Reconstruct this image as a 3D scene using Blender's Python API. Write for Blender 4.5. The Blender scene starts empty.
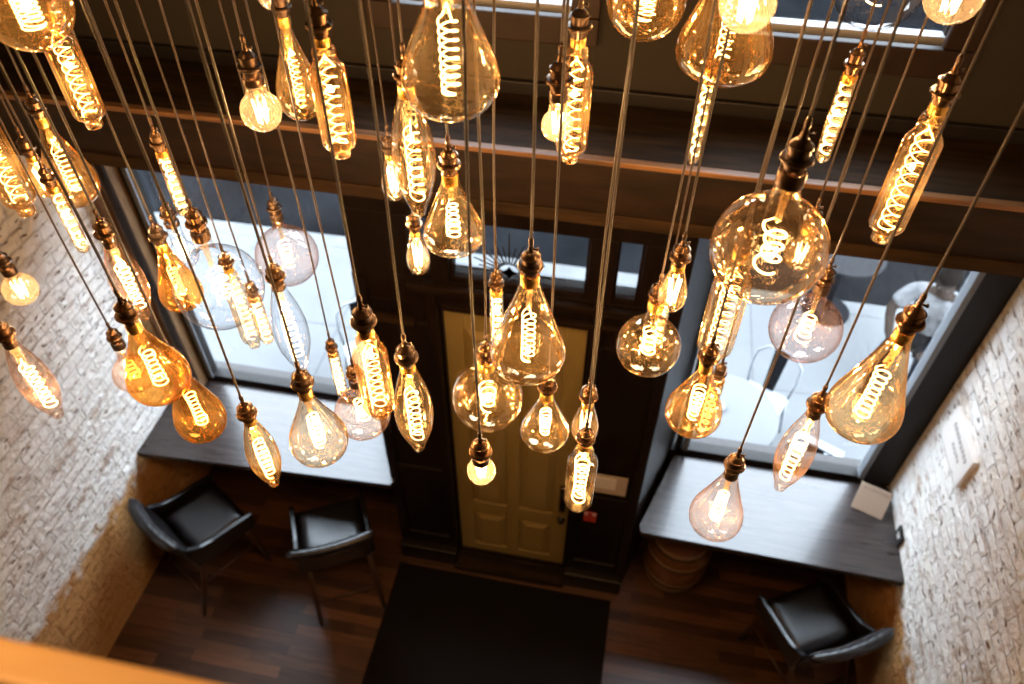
import bpy, bmesh, math, random
from mathutils import Vector, Matrix
random.seed(7)
PI = math.pi
scene = bpy.context.scene
C = scene.collection

# ------------------------------------------------------------------ helpers
def mesh_obj(name, bm, mat, parent=None, smooth=False):
    me = bpy.data.meshes.new(name)
    bm.normal_update()
    bm.to_mesh(me); bm.free()
    if mat is not None:
        me.materials.append(mat)
    if smooth:
        for p in me.polygons:
            p.use_smooth = True
    if smooth == 'angle':
        me.set_sharp_from_angle(angle=math.radians(38))
    o = bpy.data.objects.new(name, me)
    C.objects.link(o)
    if parent is not None:
        o.parent = parent
    return o

def tag(o, label=None, cat=None, group=None, kind=None):
    if label: o['label'] = label
    if cat: o['category'] = cat
    if group: o['group'] = group
    if kind: o['kind'] = kind
    return o

def empty(name, loc, rz=0.0):
    o = bpy.data.objects.new(name, None)
    o.empty_display_size = .05
    C.objects.link(o)
    o.location = loc; o.rotation_euler = (0, 0, rz)
    return o

def box(bm, x0, x1, y0, y1, z0, z1, bev=0.0, M=None):
    r = bmesh.ops.create_cube(bm, size=1.0)
    vs = r['verts']
    for v in vs:
        v.co = Vector(((x0+x1)/2 + v.co.x*(x1-x0), (y0+y1)/2 + v.co.y*(y1-y0), (z0+z1)/2 + v.co.z*(z1-z0)))
    if bev > 0:
        es = list({e for v in vs for e in v.link_edges})
        r2 = bmesh.ops.bevel(bm, geom=es, offset=bev, segments=2, affect='EDGES', profile=.6)
        vs = [v for v in r2['verts']] + [v for v in vs if v.is_valid]
    if M is not None:
        for v in set(vs):
            if v.is_valid: v.co = M @ v.co
    return bm

def hexa(bm, pts, bev=0.0):
    """8 corners: bottom ring 4, top ring 4"""
    vs = [bm.verts.new(p) for p in pts]
    fs = [(3,2,1,0),(4,5,6,7),(0,1,5,4),(1,2,6,5),(2,3,7,6),(3,0,4,7)]
    faces = [bm.faces.new([vs[i] for i in f]) for f in fs]
    if bev > 0:
        es = list({e for f in faces for e in f.edges})
        bmesh.ops.bevel(bm, geom=es, offset=bev, segments=3, affect='EDGES', profile=.55)
    return bm

def prism(bm, poly, z0, z1, bev=0.0):
    lo = [bm.verts.new((x, y, z0)) for x, y in poly]
    hi = [bm.verts.new((x, y, z1)) for x, y in poly]
    fs = [bm.faces.new(lo[::-1]), bm.faces.new(hi)]
    n = len(poly)
    for i in range(n):
        fs.append(bm.faces.new((lo[i], lo[(i+1) % n], hi[(i+1) % n], hi[i])))
    if bev > 0:
        es = list({e for f in fs for e in f.edges})
        bmesh.ops.bevel(bm, geom=es, offset=bev, segments=2, affect='EDGES', profile=.6)
    return bm

def lathe(bm, pts, seg=36, cap=False, M=None):
    """pts: (z, r)"""
    rings = []
    for z, rr in pts:
        if rr < 1e-5:
            rings.append([bm.verts.new((0, 0, z))])
        else:
            rings.append([bm.verts.new((rr*math.cos(2*PI*i/seg), rr*math.sin(2*PI*i/seg), z)) for i in range(seg)])
    for a, b in zip(rings, rings[1:]):
        if len(a) == 1 and len(b) == 1: continue
        for i in range(seg):
            j = (i+1) % seg
            if len(a) == 1: bm.faces.new((a[0], b[j], b[i]))
            elif len(b) == 1: bm.faces.new((a[i], a[j], b[0]))
            else: bm.faces.new((a[i], a[j], b[j], b[i]))
    if cap:
        for rg in (rings[0], rings[-1]):
            if len(rg) > 2: bm.faces.new(rg)
    bmesh.ops.recalc_face_normals(bm, faces=bm.faces[:])
    if M is not None:
        for rg in rings:
            for v in rg: v.co = M @ v.co
    return bm

def tube(bm, path, rad, seg=8, cap=True):
    path = [Vector(p) for p in path]
    n = len(path)
    if not hasattr(rad, '__len__'): rad = [rad]*n
    t0 = (path[1]-path[0]).normalized()
    up = Vector((0, 0, 1)) if abs(t0.z) < .9 else Vector((1, 0, 0))
    nrm = t0.cross(up).normalized()
    rings = []
    for i, p in enumerate(path):
        t = (path[min(i+1, n-1)]-path[max(i-1, 0)]).normalized()
        nrm = (nrm - t*nrm.dot(t))
        nrm = nrm.normalized() if nrm.length > 1e-6 else t.orthogonal().normalized()
        b = t.cross(nrm)
        rings.append([bm.verts.new(p + (nrm*math.cos(2*PI*k/seg)+b*math.sin(2*PI*k/seg))*rad[i]) for k in range(seg)])
    for a, b in zip(rings, rings[1:]):
        for k in range(seg):
            j = (k+1) % seg
            bm.faces.new((a[k], a[j], b[j], b[k]))
    if cap:
        bm.faces.new(rings[0][::-1]); bm.faces.new(rings[-1])
    return bm

def smoothprof(pts, n=44):
    """Catmull-Rom through (t,r) points resampled"""
    out = []
    m = len(pts)
    ks = max(2, n//(m-1))
    for i in range(m-1):
        p0 = pts[max(i-1, 0)]; p1 = pts[i]; p2 = pts[i+1]; p3 = pts[min(i+2, m-1)]
        for k in range(ks):
            u = k/ks
            # monotone hermite in t
            def sl(a, b, c):
                d1 = (b[1]-a[1])/max(b[0]-a[0], 1e-6); d2 = (c[1]-b[1])/max(c[0]-b[0], 1e-6)
                if d1*d2 <= 0: return 0
                return 2*d1*d2/(d1+d2)
            h = p2[0]-p1[0]
            m1 = sl(p0, p1, p2) if i > 0 else (p2[1]-p1[1])/h
            m2 = sl(p1, p2, p3) if i < m-2 else (p2[1]-p1[1])/h*2.2
            r = ((2*u**3-3*u**2+1)*p1[1] + (u**3-2*u**2+u)*h*m1 + (-2*u**3+3*u**2)*p2[1] + (u**3-u**2)*h*m2)
            out.append((p1[0]+u*h, max(r, 0)))
    out.append(pts[-1])
    return out

# ------------------------------------------------------------------ materials
def newmat(name):
    m = bpy.data.materials.new(name); m.use_nodes = True
    nt = m.node_tree
    for n in list(nt.nodes): nt.nodes.remove(n)
    return m, nt, nt.nodes, nt.links

def pmat(name, col, rough=.5, metal=0.0, bump=0.0, bscale=40, var=0.0, vscale=6, spec=.5, coat=0.0, stretch=(1,1,1), col2=None):
    m, nt, N, L = newmat(name)
    out = N.new('ShaderNodeOutputMaterial'); b = N.new('ShaderNodeBsdfPrincipled')
    L.new(b.outputs[0], out.inputs[0])
    b.inputs['Base Color'].default_value = (*col, 1); b.inputs['Roughness'].default_value = rough
    b.inputs['Metallic'].default_value = metal; b.inputs['Specular IOR Level'].default_value = spec
    b.inputs['Coat Weight'].default_value = coat
    tc = N.new('ShaderNodeTexCoord'); mp = N.new('ShaderNodeMapping')
    L.new(tc.outputs['Object'], mp.inputs[0]); mp.inputs['Scale'].default_value = stretch
    if var > 0 or col2:
        nz = N.new('ShaderNodeTexNoise'); nz.inputs['Scale'].default_value = vscale; nz.inputs['Detail'].default_value = 5
        L.new(mp.outputs[0], nz.inputs['Vector'])
        cr = N.new('ShaderNodeValToRGB'); cr.color_ramp.elements[0].position = .3; cr.color_ramp.elements[1].position = .7
        a = col2 if col2 else tuple(c*(1-var) for c in col)
        cr.color_ramp.elements[0].color = (*a, 1); cr.color_ramp.elements[1].color = (*(min(1, c*(1+var)) for c in col), 1)
        L.new(nz.outputs['Fac'], cr.inputs[0]); L.new(cr.outputs[0], b.inputs['Base Color'])
    if bump > 0:
        nz = N.new('ShaderNodeTexNoise'); nz.inputs['Scale'].default_value = bscale; nz.inputs['Detail'].default_value = 4
        L.new(mp.outputs[0], nz.inputs['Vector'])
        bp = N.new('ShaderNodeBump'); bp.inputs['Strength'].default_value = bump; bp.inputs['Distance'].default_value = .01
        L.new(nz.outputs['Fac'], bp.inputs['Height']); L.new(bp.outputs[0], b.inputs['Normal'])
    return m

def thin_glass(name, tint, edge, base=.06, grz=.75, gloss=(1, 1, 1), haze=.0, hazecol=(1, .8, .5), wobble=.0, power=3.0):
    m, nt, N, L = newmat(name)
    out = N.new('ShaderNodeOutputMaterial')
    lw = N.new('ShaderNodeLayerWeight'); lw.inputs['Blend'].default_value = .5
    pw = N.new('ShaderNodeMath'); pw.operation = 'POWER'; pw.inputs[1].default_value = power
    L.new(lw.outputs['Facing'], pw.inputs[0])
    ml = N.new('ShaderNodeMath'); ml.operation = 'MULTIPLY_ADD'; ml.inputs[1].default_value = grz; ml.inputs[2].default_value = base
    L.new(pw.outputs[0], ml.inputs[0])
    tr = N.new('ShaderNodeBsdfTransparent')
    mx = N.new('ShaderNodeMix'); mx.data_type = 'RGBA'
    mx.inputs[6].default_value = (*tint, 1); mx.inputs[7].default_value = (*edge, 1)
    L.new(pw.outputs[0], mx.inputs[0]); L.new(mx.outputs[2], tr.inputs[0])
    gl = N.new('ShaderNodeBsdfGlossy'); gl.inputs['Roughness'].default_value = 0.0; gl.inputs['Color'].default_value = (*gloss, 1)
    if wobble > 0:
        tc = N.new('ShaderNodeTexCoord'); nz = N.new('ShaderNodeTexNoise')
        nz.inputs['Scale'].default_value = 1.0; nz.inputs['Detail'].default_value = 2.0
        mp = N.new('ShaderNodeMapping'); mp.inputs['Scale'].default_value = (55, 55, 16)
        L.new(tc.outputs['Object'], mp.inputs[0]); L.new(mp.outputs[0], nz.inputs['Vector'])
        bp = N.new('ShaderNodeBump'); bp.inputs['Strength'].default_value = wobble; bp.inputs['Distance'].default_value = .01
        L.new(nz.outputs['Fac'], bp.inputs['Height']); L.new(bp.outputs[0], gl.inputs['Normal'])
    ms = N.new('ShaderNodeMixShader'); L.new(ml.outputs[0], ms.inputs[0]); L.new(tr.outputs[0], ms.inputs[1]); L.new(gl.outputs[0], ms.inputs[2])
    last = ms.outputs[0]
    if haze > 0:
        tl = N.new('ShaderNodeBsdfTranslucent'); tl.inputs[0].default_value = (*hazecol, 1)
        m2 = N.new('ShaderNodeMixShader'); m2.inputs[0].default_value = haze
        L.new(last, m2.inputs[1]); L.new(tl.outputs[0], m2.inputs[2]); last = m2.outputs[0]
    L.new(last, out.inputs[0])
    return m

def emis(name, col, s, core=None):
    m, nt, N, L = newmat(name)
    out = N.new('ShaderNodeOutputMaterial'); e = N.new('ShaderNodeEmission')
    e.inputs[0].default_value = (*col, 1); e.inputs[1].default_value = s
    L.new(e.outputs[0], out.inputs[0])
    m.cycles.emission_sampling = 'NONE'
    return m

def brick_mat(name, base=(.74, .70, .62), seed=0.0):
    """whitewashed old brick on an X = const wall: pattern runs along Y and Z"""
    m, nt, N, L = newmat(name)
    out = N.new('ShaderNodeOutputMaterial'); b = N.new('ShaderNodeBsdfPrincipled')
    b.inputs['Roughness'].default_value = .85; b.inputs['Specular IOR Level'].default_value = .2
    L.new(b.outputs[0], out.inputs[0])
    tc = N.new('ShaderNodeTexCoord'); sp = N.new('ShaderNodeSeparateXYZ'); cb = N.new('ShaderNodeCombineXYZ')
    L.new(tc.outputs['Object'], sp.inputs[0]); L.new(sp.outputs[1], cb.inputs[0]); L.new(sp.outputs[2], cb.inputs[1])
    cb.inputs[2].default_value = seed
    # warp
    nw = N.new('ShaderNodeTexNoise'); nw.inputs['Scale'].default_value = 9; nw.inputs['Detail'].default_value = 3
    L.new(cb.outputs[0], nw.inputs['Vector'])
    wv = N.new('ShaderNodeVectorMath'); wv.operation = 'MULTIPLY_ADD'
    wv.inputs[1].default_value = (.05, .022, 0)
    L.new(nw.outputs['Color'], wv.inputs[0]); L.new(cb.outputs[0], wv.inputs[2])
    br = N.new('ShaderNodeTexBrick')
    br.inputs['Scale'].default_value = 1.0; br.inputs['Brick Width'].default_value = .235; br.inputs['Row Height'].default_value = .082
    br.inputs['Mortar Size'].default_value = .006; br.inputs['Mortar Smooth'].default_value = .6
    br.inputs['Color1'].default_value = (0, 0, 0, 1); br.inputs['Color2'].default_value = (1, 1, 1, 1); br.inputs['Mortar'].default_value = (.5, .5, .5, 1)
    L.new(wv.outputs[0], br.inputs['Vector'])
    bsep = N.new('ShaderNodeSeparateColor'); L.new(br.outputs['Color'], bsep.inputs[0])
    # brick tone
    cr = N.new('ShaderNodeValToRGB'); e = cr.color_ramp.elements
    e[0].position = 0; e[0].color = (.80, .76, .71, 1)
    e[1].position = 1; e[1].color = (*base, 1)
    k = cr.color_ramp.elements.new(.22); k.color = (.85, .83, .79, 1)
    k = cr.color_ramp.elements.new(.5); k.color = (.89, .875, .84, 1)
    L.new(bsep.outputs[0], cr.inputs[0])
    # flaked whitewash: large noise shows raw red-brown brick
    n1 = N.new('ShaderNodeTexNoise'); n1.inputs['Scale'].default_value = 3.2; n1.inputs['Detail'].default_value = 9; n1.inputs['Roughness'].default_value = .72
    mp = N.new('ShaderNodeMapping'); mp.inputs['Scale'].default_value = (1.0, 2.6, 1); L.new(cb.outputs[0], mp.inputs[0]); L.new(mp.outputs[0], n1.inputs['Vector'])
    r1 = N.new('ShaderNodeValToRGB'); r1.color_ramp.elements[0].position = .55; r1.color_ramp.elements[1].position = .63
    r1.color_ramp.elements[0].color = (0, 0, 0, 1); r1.color_ramp.elements[1].color = (1, 1, 1, 1)
    L.new(n1.outputs['Fac'], r1.inputs[0])
    mx = N.new('ShaderNodeMix'); mx.data_type = 'RGBA'; mx.inputs[7].default_value = (.40, .26, .17, 1)
    sc = N.new('ShaderNodeMath'); sc.operation = 'MULTIPLY'; sc.inputs[1].default_value = .75
    L.new(r1.outputs[0], sc.inputs[0]); L.new(sc.outputs[0], mx.inputs[0]); L.new(cr.outputs[0], mx.inputs[6])
    # small dark holes / chips along joints
    n2 = N.new('ShaderNodeTexNoise'); n2.inputs['Scale'].default_value = 16; n2.inputs['Detail'].default_value = 3
    L.new(mp.outputs[0], n2.inputs['Vector'])
    r2 = N.new('ShaderNodeValToRGB'); r2.color_ramp.elements[0].position = .62; r2.color_ramp.elements[1].position = .69
    L.new(n2.outputs['Fac'], r2.inputs[0])
    mx2 = N.new('ShaderNodeMix'); mx2.data_type = 'RGBA'; mx2.inputs[7].default_value = (.26, .16, .10, 1)
    L.new(r2.outputs[0], mx2.inputs[0]); L.new(mx.outputs[2], mx2.inputs[6])
    # mortar slightly tinted
    mx3 = N.new('ShaderNodeMix'); mx3.data_type = 'RGBA'; mx3.inputs[7].default_value = (.72, .68, .62, 1)
    s3 = N.new('ShaderNodeMath'); s3.operation = 'MULTIPLY'; s3.inputs[1].default_value = .55
    L.new(br.outputs['Fac'], s3.inputs[0]); L.new(s3.outputs[0], mx3.inputs[0]); L.new(mx2.outputs[2], mx3.inputs[6])
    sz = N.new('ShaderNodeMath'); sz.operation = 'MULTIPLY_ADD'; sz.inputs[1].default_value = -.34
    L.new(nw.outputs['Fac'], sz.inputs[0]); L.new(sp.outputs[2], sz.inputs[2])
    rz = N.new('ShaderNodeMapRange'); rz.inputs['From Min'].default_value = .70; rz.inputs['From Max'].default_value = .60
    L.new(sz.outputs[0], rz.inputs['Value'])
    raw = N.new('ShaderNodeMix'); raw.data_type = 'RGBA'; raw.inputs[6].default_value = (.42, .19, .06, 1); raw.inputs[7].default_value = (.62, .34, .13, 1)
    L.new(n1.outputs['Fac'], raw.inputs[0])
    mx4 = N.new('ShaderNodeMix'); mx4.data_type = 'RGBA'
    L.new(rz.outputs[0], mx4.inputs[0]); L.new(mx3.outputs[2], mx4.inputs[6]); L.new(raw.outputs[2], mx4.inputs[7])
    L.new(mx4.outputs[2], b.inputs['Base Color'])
    # height
    h1 = N.new('ShaderNodeMath'); h1.operation = 'MULTIPLY_ADD'; h1.inputs[1].default_value = -.9
    L.new(br.outputs['Fac'], h1.inputs[0])
    n3 = N.new('ShaderNodeTexNoise'); n3.inputs['Scale'].default_value = 22; n3.inputs['Detail'].default_value = 6
    L.new(cb.outputs[0], n3.inputs['Vector'])
    L.new(n3.outputs['Fac'], h1.inputs[2])
    h2 = N.new('ShaderNodeMath'); h2.operation = 'MULTIPLY_ADD'; h2.inputs[1].default_value = -.8
    L.new(r2.outputs[0], h2.inputs[0]); L.new(h1.outputs[0], h2.inputs[2])
    h3 = N.new('ShaderNodeMath'); h3.operation = 'MULTIPLY_ADD'; h3.inputs[1].default_value = .5
    L.new(bsep.outputs[0], h3.inputs[0]); L.new(h2.outputs[0], h3.inputs[2])
    bp = N.new('ShaderNodeBump'); bp.inputs['Strength'].default_value = 1.0; bp.inputs['Distance'].default_value = .028
    L.new(h3.outputs[0], bp.inputs['Height']); L.new(bp.outputs[0], b.inputs['Normal'])
    return m

def plank_mat(name):
    m, nt, N, L = newmat(name)
    out = N.new('ShaderNodeOutputMaterial'); b = N.new('ShaderNodeBsdfPrincipled'); L.new(b.outputs[0], out.inputs[0])
    b.inputs['Roughness'].default_value = .36
    tc = N.new('ShaderNodeTexCoord')
    br = N.new('ShaderNodeTexBrick'); br.inputs['Scale'].default_value = 1; br.inputs['Brick Width'].default_value = .62; br.inputs['Row Height'].default_value = .075
    br.inputs['Mortar Size'].default_value = .0016; br.offset = .37
    br.inputs['Color1'].default_value = (0, 0, 0, 1); br.inputs['Color2'].default_value = (1, 1, 1, 1); br.inputs['Mortar'].default_value = (0, 0, 0, 1)
    L.new(tc.outputs['Object'], br.inputs['Vector'])
    mp = N.new('ShaderNodeMapping'); mp.inputs['Scale'].default_value = (1.5, 14, 1); L.new(tc.outputs['Object'], mp.inputs[0])
    nz = N.new('ShaderNodeTexNoise'); nz.inputs['Scale'].default_value = 3; nz.inputs['Detail'].default_value = 6
    L.new(mp.outputs[0], nz.inputs['Vector'])
    ad = N.new('ShaderNodeMath'); ad.operation = 'MULTIPLY_ADD'; ad.inputs[1].default_value = .55
    sp = N.new('ShaderNodeSeparateColor'); L.new(br.outputs['Color'], sp.inputs[0]); L.new(sp.outputs[0], ad.inputs[0])
    s2 = N.new('ShaderNodeMath'); s2.operation = 'MULTIPLY'; s2.inputs[1].default_value = .6; L.new(nz.outputs['Fac'], s2.inputs[0]); L.new(s2.outputs[0], ad.inputs[2])
    cr = N.new('ShaderNodeValToRGB'); e = cr.color_ramp.elements
    e[0].position = .18; e[0].color = (.015, .007, .004, 1); e[1].position = .9; e[1].color = (.14, .060, .025, 1)
    k = e.new(.55); k.color = (.060, .026, .012, 1)
    L.new(ad.outputs[0], cr.inputs[0]); L.new(cr.outputs[0], b.inputs['Base Color'])
    bp = N.new('ShaderNodeBump'); bp.inputs['Strength'].default_value = .25; bp.inputs['Distance'].default_value = .004
    L.new(ad.outputs[0], bp.inputs['Height']); L.new(bp.outputs[0], b.inputs['Normal'])
    return m

M = {}
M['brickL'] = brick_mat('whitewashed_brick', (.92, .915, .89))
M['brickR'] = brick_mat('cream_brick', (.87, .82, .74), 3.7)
M['floor'] = plank_mat('walnut_floor')
M['wood'] = pmat('dark_stained_wood', (.0105, .0050, .0024), .5, spec=.25, bump=.15, bscale=20, var=.5, vscale=4, stretch=(1, 6, 6))
M['woodv'] = pmat('dark_panel_wood', (.0080, .0042, .0026), .42, spec=.35, bump=.1, bscale=20, var=.45, vscale=5, stretch=(8, 8, 1))
M['ledge'] = pmat('ledge_wood', (.021, .0115, .0048), .7, spec=.12, bump=.2, bscale=12, var=.6, vscale=3, stretch=(1, 9, 9))
M['trimwood'] = pmat('window_trim_wood', (.016, .008, .0042), .5, bump=.1, var=.3, spec=.2)
M['plaster'] = pmat('taupe_plaster', (.026, .022, .017), .9, spec=.1, bump=.1, bscale=60)
M['ceil'] = pmat('dark_ceiling', (.10, .08, .06), .9)
M['black'] = pmat('black_paint', (.010, .008, .007), .5, spec=.2)
M['eye'] = pmat('dark_eye', (.01, .008, .008), .5)
M['alu'] = pmat('aluminium_frame', (.16, .17, .185), .5, spec=.3)
M['counter'] = pmat('counter_wood', (.030, .022, .020), .24, bump=.03, bscale=14, var=.35, vscale=4, stretch=(1, 12, 1), coat=.12, spec=.5)
M['mat'] = pmat('rubber_mat', (.008, .006, .006), .95, bump=.4, bscale=300, spec=.1)
M['door'] = pmat('mustard_door', (.30, .215, .070), .42, var=.08, vscale=3)
M['iron'] = pmat('black_iron', (.015, .013, .012), .3, metal=.7)
M['leather'] = pmat('black_leather', (.007, .006, .0068), .33, bump=.12, bscale=150)
M['stitch'] = pmat('stitching', (.16, .15, .16), .5)
M['chairwood'] = pmat('chair_wood', (.045, .02, .009), .4, var=.3, stretch=(6, 6, 1))
M['barrel'] = pmat('barrel_oak', (.14, .06, .022), .42, var=.4, vscale=8, stretch=(6, 6, .6))
M['hoop'] = pmat('barrel_hoop', (.20, .13, .085), .4, metal=.5)
M['white'] = pmat('sign_white', (.80, .76, .72), .5)
M['cream'] = pmat('card_cream', (.40, .31, .235), .8, spec=.2)
M['cardedge'] = pmat('card_ink', (.10, .085, .075), .7)
M['paper'] = pmat('paper_notice', (.55, .45, .36), .7)
M['red'] = pmat('red_sticker', (.5, .05, .04), .5)
M['pink'] = pmat('pale_sticker', (.7, .5, .45), .5)
M['rail'] = pmat('honey_rail', (.75, .34, .09), .3, var=.12, vscale=5, stretch=(1, 8, 1))
M['railpost'] = pmat('rail_underside', (.05, .02, .01), .5)
M['pave'] = pmat('concrete_pavement', (.080, .082, .084), .9, bump=.1, bscale=50, var=.06, spec=0, vscale=2)
M['joint'] = pmat('pavement_joint', (.055, .055, .058), .9, spec=0)
M['asphalt'] = pmat('asphalt', (.0045, .0048, .0054), .95, spec=0, bump=.3, bscale=80, var=.35, vscale=1.2)
M['curb'] = pmat('curb_stone', (.08, .082, .084), .9, spec=0, var=.1)
M['sillwhite'] = pmat('white_sill', (.30, .30, .31), .6)
M['jamb'] = pmat('brown_jamb_wood', (.16, .085, .035), .45, var=.4, stretch=(9, 9, 1))
M['honey'] = pmat('edge_highlight_wood', (.15, .072, .026), .4, var=.5, vscale=3, stretch=(1, 9, 9))  # lighter tone imitates the bright highlight along the beam's top edge
M['slate'] = pmat('slate_roofing', (.006, .007, .009), .8)
M['ext'] = pmat('exterior_render', (.3, .28, .26), .9)
M['steel'] = pmat('grey_steel_chair', (.008, .0084, .0095), .7, spec=0)
M['table'] = pmat('white_table_top', (.105, .107, .11), .6, spec=.05)
M['decal'] = pmat('decal_black', (.01, .01, .012), .5)
M['shirt'] = pmat('white_shirt', (.075, .075, .078), .9, spec=0, var=.45, vscale=14)
M['skin'] = pmat('skin', (.018, .013, .0105), .8, spec=0)
M['hair'] = pmat('dark_hair', (.003, .0026, .0024), .8, spec=0)
M['denim'] = pmat('dark_trousers', (.005, .0055, .007), .9, spec=0)
M['tire'] = pmat('tyre_rubber', (.02, .02, .02), .8)
M['cord'] = pmat('brown_fabric_cord', (.028, .016, .009), .5, spec=.4, bump=.8, bscale=700)
M['brass'] = pmat('antique_brass', (.15, .088, .047), .22, metal=.9)
M['brassdk'] = pmat('dark_bronze', (.09, .06, .042), .28, metal=.85)
M['goldcap'] = pmat('gold_cap', (.75, .45, .10), .25, metal=.9)
M['pane'] = thin_glass('window_pane', (.96, .98, 1), (.7, .75, .8), base=.03, grz=.5, power=4)
GL = {
 'amber': thin_glass('amber_glass', (1, .83, .58), (.97, .50, .18), base=.20, grz=.7, gloss=(1, .82, .58), haze=.010, hazecol=(1, .62, .22), wobble=.16),
 'deep': thin_glass('deep_amber_glass', (1, .70, .32), (.95, .42, .10), base=.13, grz=.6, gloss=(1, .72, .38), haze=.014, hazecol=(1, .50, .12), wobble=.16),
 'gold': thin_glass('light_gold_glass', (1, .92, .78), (.97, .66, .40), base=.19, grz=.7, gloss=(1, .88, .68), haze=.006, hazecol=(1, .7, .35), wobble=.16),
 'goldclear': thin_glass('golden_globe_glass', (1, .92, .79), (.97, .66, .42), base=.19, grz=.7, gloss=(1, .88, .72), haze=.005, hazecol=(1, .7, .4), wobble=.16),
 'clear': thin_glass('clear_bulb_glass', (.985, .985, .99), (.62, .58, .56), base=.045, grz=.42, gloss=(1, .96, .92), haze=.0, wobble=.08),
 'frost': thin_glass('frosted_gold_glass', (1, .93, .80), (1, .72, .42), base=.10, grz=.5, gloss=(1, .9, .75), haze=.022, hazecol=(1, .80, .55), wobble=.12),
 'rose': thin_glass('rose_bulb_glass', (1, .93, .86), (.92, .62, .48), base=.09, grz=.5, gloss=(1, .85, .75), haze=.012, hazecol=(1, .6, .4), wobble=.18),
 'coppertop': thin_glass('pale_rose_glass', (.99, .94, .91), (.70, .52, .48), base=.13, grz=.5, gloss=(1, .72, .62), haze=.01, hazecol=(1, .65, .5), wobble=.12),
}
M['fil'] = emis('filament_glow', (1, .66, .28), 11)
M['filhot'] = emis('filament_hot', (1, .78, .46), 11)
M['stem'] = thin_glass('stem_glass', (1, .93, .8), (.8, .65, .45), base=.12, grz=.6, gloss=(1, .9, .7), haze=.12, hazecol=(1, .75, .4))

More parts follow.
